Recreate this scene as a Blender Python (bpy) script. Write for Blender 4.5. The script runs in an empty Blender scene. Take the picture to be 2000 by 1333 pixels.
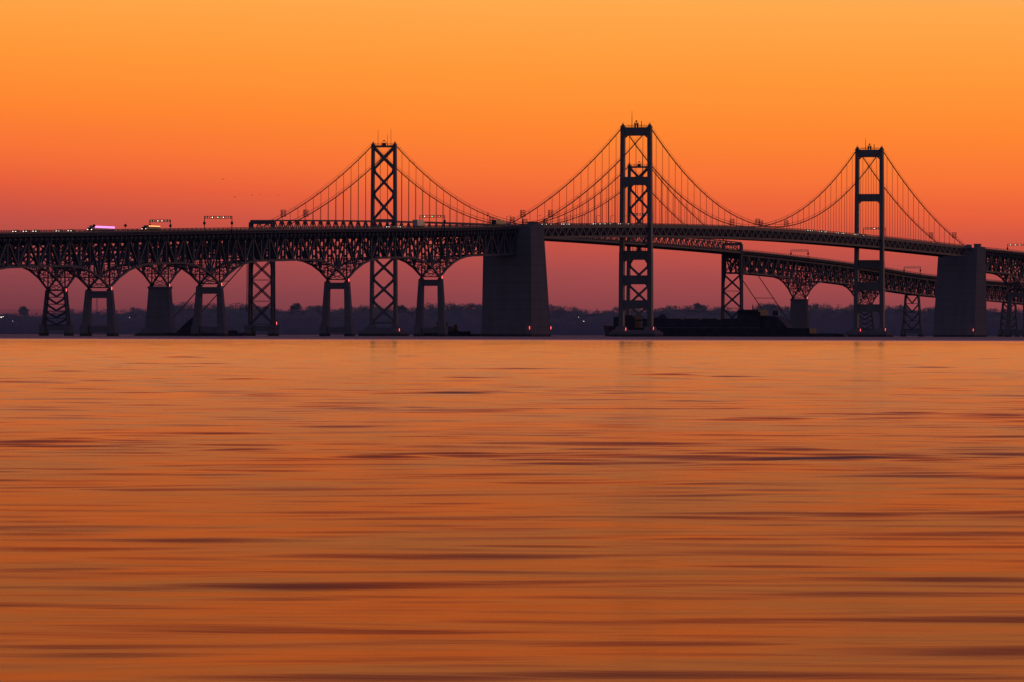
import bpy, math, random
import numpy as np
from mathutils import Vector, Matrix
random.seed(7); rng = np.random.default_rng(11)
sc = bpy.context.scene
C = sc.collection
# ------------------------------------------------------------------ render / view
sc.render.engine = 'CYCLES'
sc.view_settings.view_transform = 'Standard'
sc.view_settings.look = 'None'
sc.view_settings.exposure = 0
sc.cycles.use_denoising = True
sc.cycles.max_bounces = 6
sc.cycles.diffuse_bounces = 2
sc.cycles.glossy_bounces = 3
sc.cycles.sample_clamp_indirect = 3
sc.cycles.pixel_filter_type = 'BLACKMAN_HARRIS'

# ------------------------------------------------------------------ helpers
def srgb(r, g, b):
    f = lambda c: (c/255/12.92) if c/255 <= .04045 else ((c/255+.055)/1.055)**2.4
    return (f(r), f(g), f(b), 1)

class MB:
    """collects boxes, beams, tubes into one mesh"""
    def __init__(s): s.v = []; s.f = []
    def add(s, vs, fs):
        n = len(s.v); s.v += [tuple(v) for v in vs]; s.f += [tuple(n+i for i in f) for f in fs]
    def hexa(s, a, b):            # two quads of 4 points, bottom and top, same winding
        s.add(list(a)+list(b), [(3,2,1,0),(4,5,6,7),(0,1,5,4),(1,2,6,5),(2,3,7,6),(3,0,4,7)])
    def box(s, x0, x1, y0, y1, z0, z1):
        s.hexa([(x0,y0,z0),(x1,y0,z0),(x1,y1,z0),(x0,y1,z0)], [(x0,y0,z1),(x1,y0,z1),(x1,y1,z1),(x0,y1,z1)])
    def frust(s, cx, cy, z0, z1, lx0, ly0, lx1, ly1, cx1=None, cy1=None):
        cx1 = cx if cx1 is None else cx1; cy1 = cy if cy1 is None else cy1
        q = lambda x,y,a,b,z: [(x-a/2,y-b/2,z),(x+a/2,y-b/2,z),(x+a/2,y+b/2,z),(x-a/2,y+b/2,z)]
        s.hexa(q(cx,cy,lx0,ly0,z0), q(cx1,cy1,lx1,ly1,z1))
    def beam(s, p, q, w, h=None):
        h = w if h is None else h
        p = Vector(p); q = Vector(q); d = q-p
        if d.length < 1e-5: return
        d.normalize()
        up = Vector((0,0,1)) if abs(d.z) < .95 else Vector((1,0,0))
        a = d.cross(up).normalized(); b = a.cross(d).normalized()
        a *= w/2; b *= h/2
        s.hexa([p-a-b,p+a-b,p+a+b,p-a+b], [q-a-b,q+a-b,q+a+b,q-a+b])
    def tube(s, pts, r, n=6):
        pts = [Vector(p) for p in pts]; base = len(s.v); m = len(pts)
        for i, p in enumerate(pts):
            d = (pts[min(i+1,m-1)]-pts[max(i-1,0)]).normalized()
            up = Vector((0,0,1)) if abs(d.z) < .95 else Vector((1,0,0))
            a = d.cross(up).normalized(); b = a.cross(d)
            rr = r[i] if isinstance(r, (list,tuple)) else r
            for k in range(n):
                t = 2*math.pi*k/n
                s.v.append(tuple(p+a*math.cos(t)*rr+b*math.sin(t)*rr))
        for i in range(m-1):
            for k in range(n):
                s.f.append((base+i*n+k, base+i*n+(k+1)%n, base+(i+1)*n+(k+1)%n, base+(i+1)*n+k))
        s.f.append(tuple(base+k for k in range(n))[::-1]); s.f.append(tuple(base+(m-1)*n+k for k in range(n)))
    def ball(s, c, r, n=8, m=5, sz=1):
        b = len(s.v)
        for i in range(m+1):
            th = math.pi*i/m
            for k in range(n):
                t = 2*math.pi*k/n
                s.v.append((c[0]+r*math.sin(th)*math.cos(t), c[1]+r*math.sin(th)*math.sin(t), c[2]+r*sz*math.cos(th)))
        for i in range(m):
            for k in range(n):
                s.f.append((b+i*n+k, b+(i+1)*n+k, b+(i+1)*n+(k+1)%n, b+i*n+(k+1)%n))
    def prism(s, prof, y0, y1):   # profile in x,z extruded along y
        n = len(prof); b = len(s.v)
        s.v += [(x,y0,z) for x,z in prof]+[(x,y1,z) for x,z in prof]
        s.f.append(tuple(b+i for i in range(n))); s.f.append(tuple(b+n+i for i in range(n))[::-1])
        for i in range(n): s.f.append((b+i, b+n+i, b+n+(i+1)%n, b+(i+1)%n))
    def build(s, name, m, parent=None, label=None, smooth=False):
        me = bpy.data.meshes.new(name); me.from_pydata(s.v, [], s.f); me.materials.append(m); me.update()
        if smooth: me.shade_smooth()
        o = bpy.data.objects.new(name, me); C.objects.link(o)
        if parent: o.parent = parent
        if label: o['label'] = label
        return o

def tag(o, label=None, cat=None, group=None, kind=None):
    if label: o['label'] = label
    if cat: o['category'] = cat
    if group: o['group'] = group
    if kind: o['kind'] = kind
    return o
def empty(name, loc=(0,0,0), rz=0):
    o = bpy.data.objects.new(name, None); C.objects.link(o); o.location = loc; o.rotation_euler = (0,0,rz)
    o.empty_display_size = .1
    return o
def copy_tree(o, parent=None):
    c = o.copy(); C.objects.link(c); c.parent = parent
    for ch in [x for x in C.objects if x.parent == o]: copy_tree(ch, c)
    return c

# ------------------------------------------------------------------ materials
def mat(name, col, rough=.7, spec=.3, var=.25, scale=.6, metal=0, streak=0):
    m = bpy.data.materials.new(name); m.use_nodes = True; nt = m.node_tree; N = nt.nodes; L = nt.links
    b = N['Principled BSDF']; b.inputs['Roughness'].default_value = rough; b.inputs['Metallic'].default_value = metal
    b.inputs['Specular IOR Level'].default_value = spec
    tc = N.new('ShaderNodeTexCoord'); mp = N.new('ShaderNodeMapping'); mp.inputs['Scale'].default_value = (1,1,.25 if streak else 1)
    n = N.new('ShaderNodeTexNoise'); n.inputs['Scale'].default_value = scale; n.inputs['Detail'].default_value = 5
    L.new(tc.outputs['Object'], mp.inputs[0]); L.new(mp.outputs[0], n.inputs['Vector'])
    r = N.new('ShaderNodeValToRGB'); r.color_ramp.elements[0].position = .3; r.color_ramp.elements[1].position = .72
    c = Vector(col[:3])
    r.color_ramp.elements[0].color = (*(c*(1-var)),1); r.color_ramp.elements[1].color = (*(c*(1+var)),1)
    L.new(n.outputs['Fac'], r.inputs[0]); L.new(r.outputs[0], b.inputs['Base Color'])
    return m
def lamp_mat(name, col, strength):
    m = bpy.data.materials.new(name); m.use_nodes = True; nt = m.node_tree
    b = nt.nodes['Principled BSDF']; b.inputs['Base Color'].default_value = col
    b.inputs['Emission Color'].default_value = col; b.inputs['Emission Strength'].default_value = strength
    return m
M = dict(
    steel=mat('painted_steel', (.13,.15,.215), .65, .25, .2, .4),
    steel2=mat('grey_steel', (.14,.155,.21), .65, .25, .2, .4),
    tower=mat('tower_steel', (.25,.245,.27), .6, .25, .12, .15, streak=1),
    concrete=mat('pier_concrete', (.285,.27,.315), .9, .1, .10, .25, streak=1),
    road=mat('deck_concrete', (.15,.155,.19), .9, .1, .15, .3),
    rail=mat('railing_steel', (.16,.165,.21), .6, .3, .15, 1),
    cable=mat('cable_wrap', (.12,.10,.11), .6, .2, .1, 1),
    rope=mat('wire_rope', (.16,.08,.08), .6, .2, .1, 1),
    dark=mat('dark_metal', (.06,.055,.07), .6, .2, .1, 1),
    sign=mat('sign_back', (.10,.05,.05), .6, .2, .1, 1),
    hull=mat('ship_hull', (.085,.085,.12), .6, .2, .2, .3),
    house=mat('ship_house', (.22,.16,.19), .6, .2, .15, .3),
    crane=mat('crane_paint', (.20,.10,.09), .6, .2, .15, .3),
    carA=mat('car_paint', (.05,.05,.065), .4, .5, .1, 1),
    carB=mat('white_paint', (.62,.55,.56), .4, .5, .08, 1),
    glass=mat('window_glass', (.03,.03,.04), .15, .5, .1, 1),
    rubber=mat('rubber', (.03,.03,.03), .8, .2, .1, 1),
    bird=mat('feather', (.14,.12,.12), .8, .1, .2, 8),
    far_wood=mat('hazy_foliage', (.72,.66,.72), .95, .0, .05, .02),  # aerial haze put into the colour, paler than real foliage
    near_wood=mat('less_hazy_foliage', (.52,.49,.58), .95, .0, .06, .03),  # nearer trees, less haze put into the colour
    land=mat('shore_ground', (.46,.43,.50), .95, .0, .05, .01),  # ground paled by the same haze in its colour
    bark=mat('bark', (.30,.27,.33), .95, .0, .12, .3),
    lampW=lamp_mat('lamp_white', (1,.86,.72,1), 3.5),
    lampR=lamp_mat('lamp_red', (1,.10,.08,1), 4),
    lampP=lamp_mat('lamp_pink', (1,.22,.62,1), 1.9),
    lampO=lamp_mat('lamp_amber', (1,.40,.12,1), 2.2),
    lampG=lamp_mat('lamp_green', (.35,1,.45,1), 3),
    face=lamp_mat('signal_face', (.85,.42,.36,1), .45),
)

def weather_concrete(m):
    nt = m.node_tree; N = nt.nodes; L = nt.links; b = N['Principled BSDF']
    src = b.inputs['Base Color'].links[0].from_socket
    g = N.new('ShaderNodeNewGeometry'); sp = N.new('ShaderNodeSeparateXYZ'); L.new(g.outputs['Position'], sp.inputs[0])
    def m2(op, a, b_):
        n = N.new('ShaderNodeMath'); n.operation = op
        for i, x in enumerate((a, b_)):
            if isinstance(x, (int, float)): n.inputs[i].default_value = x
            else: L.new(x, n.inputs[i])
        return n.outputs[0]
    joint = m2('LESS_THAN', m2('FRACT', m2('DIVIDE', sp.outputs['Z'], 4.6), 0), .07)
    nz = N.new('ShaderNodeTexNoise'); nz.inputs['Scale'].default_value = .7; L.new(g.outputs['Position'], nz.inputs['Vector'])
    tide = m2('LESS_THAN', m2('ADD', sp.outputs['Z'], m2('MULTIPLY', nz.outputs['Fac'], .8)), 1.7)
    k = m2('SUBTRACT', 1, m2('ADD', m2('MULTIPLY', joint, .22), m2('MULTIPLY', tide, .55)))
    k = m2('MAXIMUM', k, .3)
    mx = N.new('ShaderNodeVectorMath'); mx.operation = 'SCALE'; L.new(src, mx.inputs[0]); L.new(k, mx.inputs['Scale'])
    L.new(mx.outputs[0], b.inputs['Base Color'])
weather_concrete(M['concrete'])
def soft_normal(m):      # foliage far off is lit as a mass, not leaf by leaf
    nt = m.node_tree; N = nt.nodes; L = nt.links; b = N['Principled BSDF']
    g = N.new('ShaderNodeNewGeometry'); v = N.new('ShaderNodeVectorMath'); v.operation = 'MULTIPLY_ADD'
    v.inputs[1].default_value = (.18,.18,.18); v.inputs[2].default_value = (0,-.85,.25)
    L.new(g.outputs['Normal'], v.inputs[0]); n = N.new('ShaderNodeVectorMath'); n.operation = 'NORMALIZE'; L.new(v.outputs[0], n.inputs[0])
    L.new(n.outputs[0], b.inputs['Normal'])
for k in ('far_wood','near_wood','land'): soft_normal(M[k])

# ------------------------------------------------------------------ camera
F = 14066/2000
cam = bpy.data.cameras.new('camera'); co = bpy.data.objects.new('camera', cam); C.objects.link(co)
cam.sensor_width = 36; cam.sensor_fit = 'HORIZONTAL'; cam.lens = 36*F
cam.clip_start = 1; cam.clip_end = 80000
EYE = 1.5
pitch = -14.5/14066; roll = .0022
R = Matrix.Rotation(math.pi/2+pitch, 4, 'X') @ Matrix.Rotation(roll, 4, 'Z')
co.matrix_world = Matrix.Translation((0,0,EYE)) @ R
sc.camera = co

# ------------------------------------------------------------------ world : dusk sky
w = bpy.data.worlds.new('World'); sc.world = w; w.use_nodes = True
nt = w.node_tree; N = nt.nodes; L = nt.links; N.clear()
out = N.new('ShaderNodeOutputWorld'); bg = N.new('ShaderNodeBackground'); L.new(bg.outputs[0], out.inputs[0])
tc = N.new('ShaderNodeTexCoord'); sp = N.new('ShaderNodeSeparateXYZ'); L.new(tc.outputs['Generated'], sp.inputs[0])
def math_(op, a, b=None, c=None, clamp=False):
    n = N.new('ShaderNodeMath'); n.operation = op; n.use_clamp = clamp
    for i, x in enumerate((a, b, c)):
        if x is None: continue
        if isinstance(x, (int, float)): n.inputs[i].default_value = x
        else: L.new(x, n.inputs[i])
    return n.outputs[0]
def ramp(src, lo, hi, stops, interp='EASE'):
    t = math_('DIVIDE', math_('SUBTRACT', src, lo), hi-lo, clamp=True)
    r = N.new('ShaderNodeValToRGB'); cr = r.color_ramp; cr.interpolation = interp
    while len(cr.elements) > 1: cr.elements.remove(cr.elements[-1])
    for i, (p, c) in enumerate(stops):
        e = cr.elements[0] if i == 0 else cr.elements.new((p-lo)/(hi-lo))
        e.position = (p-lo)/(hi-lo); e.color = srgb(*c)
    L.new(t, r.inputs[0]); return r.outputs[0]
def mix(fac, a, b, mode='MIX'):
    n = N.new('ShaderNodeMix'); n.data_type = 'RGBA'; n.blend_type = mode
    if isinstance(fac, (int,float)): n.inputs[0].default_value = fac
    else: L.new(fac, n.inputs[0])
    for i, x in ((6,a),(7,b)):
        if isinstance(x, tuple): n.inputs[i].default_value = x
        else: L.new(x, n.inputs[i])
    return n.outputs[2]
xc = math_('MINIMUM', math_('MAXIMUM', sp.outputs['X'], -.2), .2)
elev = math_('ADD', sp.outputs['Z'], math_('SUBTRACT', math_('MULTIPLY', xc, .034), math_('MULTIPLY', math_('ABSOLUTE', xc), .016)))
hm = N.new('ShaderNodeMapping'); hm.inputs['Scale'].default_value = (9, 9, 260); L.new(tc.outputs['Generated'], hm.inputs[0])
hn = N.new('ShaderNodeTexNoise'); hn.inputs['Scale'].default_value = 1; hn.inputs['Detail'].default_value = 4; L.new(hm.outputs[0], hn.inputs['Vector'])
elev = math_('ADD', elev, math_('MULTIPLY', math_('SUBTRACT', hn.outputs['Fac'], .5), .0016))   # faint haze layers
low = ramp(elev, 0, .06, [(0,(118,58,68)),(.004,(138,67,73)),(.009,(169,76,75)),(.0135,(204,84,68)),(.0175,(231,96,60)),
                          (.0225,(248,116,55)),(.028,(255,133,50)),(.036,(255,151,56)),(.046,(255,169,76)),(.052,(255,170,106)),(.06,(246,152,106))], 'LINEAR')
high = ramp(elev, .05, .75, [(.06,(246,152,106)),(.08,(216,116,80)),(.11,(186,92,64)),(.15,(156,78,66)),(.20,(128,74,80)),(.27,(104,74,96)),(.36,(84,70,104)),(.5,(68,68,104)),(.75,(54,58,84))], 'LINEAR')
west = mix(math_('DIVIDE', math_('SUBTRACT', elev, .05), .01, clamp=True), low, high)
# the anti-solar side of the sky: Nishita twilight, graded down
sky = N.new('ShaderNodeTexSky'); sky.sky_type = 'NISHITA'; sky.sun_disc = False
SUN_AZ = math.radians(27); SUN_EL = math.radians(1.2)
sky.sun_elevation = SUN_EL; sky.sun_rotation = SUN_AZ; sky.air_density = 1.3; sky.dust_density = 2.0; sky.ozone_density = 3
nish = mix(1.0, sky.outputs[0], (.035,.035,.035,1), 'MULTIPLY')
east = mix(.35, ramp(sp.outputs['Z'], 0, 1, [(0,(108,96,112)),(.15,(104,94,114)),(.5,(74,74,96)),(1,(54,57,82))], 'LINEAR'), nish)
g = math_('DIVIDE', math_('ADD', sp.outputs['Y'], .10), 1.02, clamp=True)
g = math_('MULTIPLY', math_('MULTIPLY', g, g), math_('SUBTRACT', 3, math_('MULTIPLY', g, 2)))
L.new(mix(g, east, west), bg.inputs[0]); bg.inputs[1].default_value = 1.0

sun = bpy.data.lights.new('sun', 'SUN'); so = bpy.data.objects.new('sun', sun); C.objects.link(so)
sun.energy = .12; sun.color = (1,.52,.30); sun.angle = math.radians(8)
sd = Vector((math.sin(SUN_AZ)*math.cos(SUN_EL), math.cos(SUN_AZ)*math.cos(SUN_EL), math.sin(SUN_EL)))
so.rotation_euler = sd.to_track_quat('Z','Y').to_euler(); so.location = (0,-50,300)

# ------------------------------------------------------------------ water : real waves in a sheet to the far shore
def make_water():
    ds = []; d = 22.
    while d < 3400: ds.append(d); d += max(.16, d*.0017)
    ds = np.array(ds); nc = 300
    u = np.linspace(-.115, .115, nc)
    Y = np.repeat(ds[:,None], nc, 1); X = ds[:,None]*u[None,:]
    step = np.maximum(.16, ds*.0017)[:,None]; stepx = (ds*.23/nc)[:,None]
    Z = np.zeros_like(X)
    for i in range(130):
        lam = float(np.exp(rng.uniform(math.log(.6), math.log(11))))
        th = rng.normal(math.pi/2+.02, .38)
        kx, ky = 2*math.pi/lam*math.cos(th), 2*math.pi/lam*math.sin(th)
        slope = WAVE_SLOPE*(1.0 if lam < 2.2 else (2.2/lam)**.8)*rng.uniform(.6,1.3)
        amp = slope*lam/(2*math.pi)
        damp = np.clip(lam/(2.6*np.maximum(step, stepx))-.6, 0, 1)
        Z += amp*damp*np.sin(kx*X+ky*Y+rng.uniform(0, 6.28))
    # patches of calmer and livelier water
    pn = np.zeros_like(X)
    for i in range(20):
        lam = float(np.exp(rng.uniform(math.log(2.5), math.log(45)))); th = rng.uniform(0, math.pi)
        pn += np.sin(2*math.pi/lam*(math.cos(th)*X+math.sin(th)*Y)+rng.uniform(0,6.28))
    pn /= math.sqrt(10); Z *= .68+.36*np.clip(pn-.5, 0, 2.0)**1.4
    Z *= 1+.45*np.clip((Y-90)/450, 0, 1)          # open water is a little livelier than the lee of the beach
    Z *= np.clip((3400-Y)/900, 0, 1)
    nr = len(ds); verts = np.stack([X,Y,Z], -1).reshape(-1,3)
    i = np.arange(nr-1)[:,None]*nc+np.arange(nc-1)[None,:]
    quads = np.stack([i, i+1, i+nc+1, i+nc], -1).reshape(-1,4)
    # the rest of the bay: a plain sheet beyond and beside the waves, a touch lower where it runs under them
    y1 = float(ds[-1]); n = len(verts)
    e0 = n; xs = [-9000, -y1*.115, y1*.115, 9000]
    ev = [(-9000,-400,-.9),(9000,-400,-.9),(9000,y1,-.9),(-9000,y1,-.9)]
    ev += [(x, y1, 0) for x in xs] + [(x, 7600, 0) for x in xs]
    eq = [(n,n+1,n+2,n+3)] + [(n+4+k, n+5+k, n+9+k, n+8+k) for k in range(3)]
    verts = np.concatenate([verts, np.array(ev, float)]); quads = np.concatenate([quads, np.array(eq)])
    me = bpy.data.meshes.new('water')
    me.vertices.add(len(verts)); me.vertices.foreach_set('co', verts.astype(np.float32).ravel())
    me.loops.add(quads.size); me.loops.foreach_set('vertex_index', quads.astype(np.int32).ravel())
    me.polygons.add(len(quads)); me.polygons.foreach_set('loop_start', np.arange(0, quads.size, 4, dtype=np.int32))
    me.polygons.foreach_set('loop_total', np.full(len(quads), 4, np.int32))
    me.update(calc_edges=True); me.shade_smooth()
    m = bpy.data.materials.new('bay_water'); m.use_nodes = True; t = m.node_tree; A = t.nodes; K = t.links
    A.clear(); o_ = A.new('ShaderNodeOutputMaterial')
    gl = A.new('ShaderNodeBsdfGlossy'); gl.inputs['Roughness'].default_value = .09; gl.inputs['Color'].default_value = (.93,.90,.88,1)
    df = A.new('ShaderNodeBsdfDiffuse'); df.inputs['Color'].default_value = (.022,.020,.028,1)
    fr = A.new('ShaderNodeFresnel'); fr.inputs['IOR'].default_value = 1.33
    mx = A.new('ShaderNodeMixShader')
    geo = A.new('ShaderNodeNewGeometry'); mp = A.new('ShaderNodeMapping'); mp.inputs['Scale'].default_value = (.30,1.0,1)
    K.new(geo.outputs['Position'], mp.inputs[0])
    n1 = A.new('ShaderNodeTexNoise'); n1.inputs['Scale'].default_value = 2.4; n1.inputs['Detail'].default_value = 4
    K.new(mp.outputs[0], n1.inputs['Vector'])
    bp = A.new('ShaderNodeBump'); bp.inputs['Strength'].default_value = .11; bp.inputs['Distance'].default_value = .06
    K.new(n1.outputs['Fac'], bp.inputs['Height'])
    sy = A.new('ShaderNodeSeparateXYZ'); K.new(geo.outputs['Position'], sy.inputs[0])
    mr = A.new('ShaderNodeFloatCurve'); cv = mr.mapping.curves[0]     # livelier water inshore, a smoother middle reach, a wind-ruffled open bay
    for k, (x_, y_) in enumerate(((0,.16),(.03,.135),(.10,.115),(.42,.13),(.54,.46),(1,.6))):
        if k < 2 and len(cv.points) > k and k == 0: cv.points[0].location = (x_, y_)
        elif k == 5: cv.points[-1].location = (x_, y_)
        else: cv.points.new(x_, y_)
    mr.mapping.update()
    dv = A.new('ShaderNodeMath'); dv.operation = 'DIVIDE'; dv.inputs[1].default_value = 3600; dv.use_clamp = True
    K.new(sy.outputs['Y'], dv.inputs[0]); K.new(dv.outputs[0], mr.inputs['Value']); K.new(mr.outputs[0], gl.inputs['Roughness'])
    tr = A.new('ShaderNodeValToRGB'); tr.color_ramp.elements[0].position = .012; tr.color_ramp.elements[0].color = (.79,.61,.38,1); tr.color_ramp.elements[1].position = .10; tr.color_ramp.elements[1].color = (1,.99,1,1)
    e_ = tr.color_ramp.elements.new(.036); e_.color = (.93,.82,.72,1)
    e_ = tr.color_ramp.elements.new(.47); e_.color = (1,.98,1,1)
    e_ = tr.color_ramp.elements.new(.56); e_.color = (.62,.50,.50,1)  # far band: dimmer reflection painted into the gloss colour
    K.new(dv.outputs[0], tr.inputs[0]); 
    def sky_mottle(sx, sy_, seed):  # warm and cool patches of reflected sky painted into the gloss colour
        q = A.new('ShaderNodeMapping'); q.inputs['Scale'].default_value = (sx, sy_, 1); q.inputs['Location'].default_value = (seed, seed, 0); K.new(geo.outputs['Position'], q.inputs[0])
        z = A.new('ShaderNodeTexNoise'); z.inputs['Scale'].default_value = 1; z.inputs['Detail'].default_value = 2.5; K.new(q.outputs[0], z.inputs['Vector']); return z.outputs['Fac']
    fa = A.new('ShaderNodeMath'); fa.operation = 'ADD'; K.new(sky_mottle(.42, .55, 3), fa.inputs[0]); K.new(sky_mottle(.30, .09, 9), fa.inputs[1])
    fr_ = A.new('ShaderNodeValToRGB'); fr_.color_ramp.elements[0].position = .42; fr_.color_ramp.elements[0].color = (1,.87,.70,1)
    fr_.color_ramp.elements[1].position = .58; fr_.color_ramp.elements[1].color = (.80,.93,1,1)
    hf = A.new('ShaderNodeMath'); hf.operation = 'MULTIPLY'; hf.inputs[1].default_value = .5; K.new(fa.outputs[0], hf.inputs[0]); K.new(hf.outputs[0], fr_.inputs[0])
    tm = A.new('ShaderNodeVectorMath'); tm.operation = 'MULTIPLY'; K.new(tr.outputs[0], tm.inputs[0]); K.new(fr_.outputs[0], tm.inputs[1]); K.new(tm.outputs[0], gl.inputs['Color'])      # foreground falloff of the reflection painted into the gloss colour
    K.new(bp.outputs[0], gl.inputs['Normal']); K.new(bp.outputs[0], fr.inputs['Normal'])
    K.new(fr.outputs[0], mx.inputs[0]); K.new(df.outputs[0], mx.inputs[1]); K.new(gl.outputs[0], mx.inputs[2]); K.new(mx.outputs[0], o_.inputs[0])
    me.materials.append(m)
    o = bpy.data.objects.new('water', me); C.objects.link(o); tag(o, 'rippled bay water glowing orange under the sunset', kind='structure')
WAVE_SLOPE = .0050
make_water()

# ------------------------------------------------------------------ bridges
DIRX, DIRY = .307, .9517
RZ = math.atan2(DIRY, DIRX)
FDX, FDY = .2979, .9546
FRZ = math.atan2(FDY, FDX)
NP = (67.35, 3915.)     # near tower of the nearer bridge
FP = (-69.0, 3871.)     # near tower of the farther bridge
def spline(tab):
    xs = np.array([t[0] for t in tab], float); ys = np.array([t[1] for t in tab], float)
    m = np.gradient(ys, xs)
    def f(x):
        i = int(np.clip(np.searchsorted(xs, x)-1, 0, len(xs)-2)); h = xs[i+1]-xs[i]; t = (x-xs[i])/h
        return float((2*t**3-3*t**2+1)*ys[i]+(t**3-2*t**2+t)*h*m[i]+(-2*t**3+3*t**2)*ys[i+1]+(t**3-t**2)*h*m[i+1])
    return f
near_deck = spline([(-1300,36.5),(-975,42.3),(-807,45.4),(-668,48.1),(-492,51.4),(-351,53.9),(-206,57.0),(0,60.4),(244,62.0),(488,60.3),(694,57.3),(863,55.0),(1100,50.5),(1500,42)])
far_deck = spline([(-1000,34.),(-635,44.6),(-491,47.7),(-349,50.9),(-198,53.8),(0,56.4),(244,57.6),(488,56.2),(697,53.9),(860,51.1),(1030,47.0),(1160,42.9),(1449,38.7),(1750,31.)])

def nav_light(parent, x, y, z, r=.15, m='lampR', name='navigation_light'):
    b = MB(); b.ball((x,y,z), r); b.beam((x,y,z-1.2),(x,y,z-r*.8), .15)
    # bracket plus globe
    return b.build(name, M[m], parent)

def railing(parent, deck, s0, s1, half, step, h=1.15):
    n = max(2, int(round((s1-s0)/step))); pts = [s0+(s1-s0)*i/n for i in range(n+1)]
    for y in (-half, half):
        mb = MB()
        for i, s in enumerate(pts):
            z = deck(s); mb.beam((s,y,z-.1),(s,y,z+h), .28, .28)
            if i < n:
                z2 = deck(pts[i+1])
                mb.beam((s,y,z+h),(pts[i+1],y,z2+h), .16, .2)
                mb.beam((s,y,z+h*.62),(pts[i+1],y,z2+h*.62), .10, .12)
                mb.beam((s,y,z+.18),(pts[i+1],y,z2+.18), .3, .45)
        mb.build('railing', M['rail'], parent)

def slab(mb, deck, s0, s1, half, step, th=1.0, top=0.):
    n = max(1, int(round((s1-s0)/step)))
    for i in range(n):
        a = s0+(s1-s0)*i/n; b = s0+(s1-s0)*(i+1)/n; za = deck(a)+top; zb = deck(b)+top
        mb.hexa([(a,-half,za-th),(b,-half,zb-th),(b,half,zb-th),(a,half,za-th)], [(a,-half,za),(b,-half,zb),(b,half,zb),(a,half,za)])

def deck_truss(root, deck, s0, s1, haunches, W=9.6, half=6.4, D0=14.2, Hd=10.0, Lh=54, mult=1.0):
    """one truss span: slab, two truss planes, cross frames"""
    def depth(s):
        d = D0
        for h in haunches:
            t = max(0., 1-abs(s-h)/Lh); d = max(d, D0+Hd*(t**2.4))
        return d
    n = max(2, int(round((s1-s0)/11.6))); n += n % 2
    P = [s0+(s1-s0)*i/n for i in range(n+1)]
    top = MB(); slab(top, deck, s0, s1, half, 11.6, .9)
    for y in (-half+.15, half-.15): 
        for i in range(n): top.beam((P[i],y,deck(P[i])-1.0),(P[i+1],y,deck(P[i+1])-1.0), .3, .9)
    body = top.build('deck_truss', M['road'], root)
    for sgn in (-1, 1):
        y = sgn*W/2; b = MB()
        for i in range(n):
            a, c = P[i], P[i+1]; za, zc = deck(a), deck(c)
            b.beam((a,y,za-2.6),(c,y,zc-2.6), .75*mult, 1.0*mult)
            b.beam((a,y,za-depth(a)),(c,y,zc-depth(c)), .8*mult, .95*mult)
            m_ = (a+c)/2
            hw_ = .62 if max(depth(a),depth(c)) > D0+2 else .9
            if i % 2 == 0: b.beam((a,y,za-2.6),(c,y,zc-depth(c)), hw_*mult, hw_*mult)
            else: b.beam((a,y,za-depth(a)),(c,y,zc-2.6), hw_*mult, hw_*mult)
            # sub-verticals and short struts
            if depth((a+c)/2) > D0+1.2:
                zm = deck(m_); b.beam((m_,y,zm-D0),(m_,y,zm-depth(m_)), .3*mult)
                k = depth(m_); 
                b.beam((a,y,za-D0),(m_,y,zm-k), .28*mult) if depth(a) > depth(c) else b.beam((c,y,zc-D0),(m_,y,zm-k), .28*mult)
        for i, a in enumerate(P):
            b.beam((a,y,deck(a)-2.6),(a,y,deck(a)-depth(a)), (.62 if depth(a) > D0+2 else .95)*mult)
        b.build('side_truss', M['steel'], body)
    b = MB()
    for i, a in enumerate(P):
        za = deck(a); dz = depth(a)
        # floor beam (deep) and sway frame
        b.beam((a,-half+.4,za-2.7),(a,half-.4,za-2.7), .5, 3.4)
        b.beam((a,-W/2,za-4.6),(a,W/2,za-4.6), .4, .5)
        b.beam((a,-W/2,za-4.6),(a,W/2,za-D0+.5), .5); b.beam((a,W/2,za-4.6),(a,-W/2,za-D0+.5), .5); b.beam((a,-W/2,za-8.2),(a,W/2,za-8.2), .35)
        b.beam((a,-W/2,za-dz),(a,W/2,za-dz), .5)
        if dz > D0+1.5:
            k = max(1, int(round((dz-D0)/4.2)))
            for j in range(k):
                z0 = za-D0-(dz-D0)*j/k; z1 = za-D0-(dz-D0)*(j+1)/k
                b.beam((a,-W/2,z0),(a,W/2,z0), .26); b.beam((a,-W/2,z0),(a,0,z1), .22); b.beam((a,W/2,z0),(a,0,z1), .22)
        if i < n:
            c = P[i+1]; zc = deck(c); m_ = (a+c)/2; zm = deck(m_)
            b.beam((m_,-half+.4,zm-2.5),(m_,half-.4,zm-2.5), .4, 2.9)
            b.beam((a,-W/2,za-dz),(c,W/2,zc-depth(c)), .3); b.beam((a,W/2,za-dz),(c,-W/2,zc-depth(c)), .3)
            for y in (-3.2, 0, 3.2): b.beam((a,y,za-1.4),(c,y,zc-1.4), .35, .9)
    b.build('cross_frame', M['steel'], body)
    railing(body, deck, s0, s1, half, 5.8)
    return depth

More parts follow.
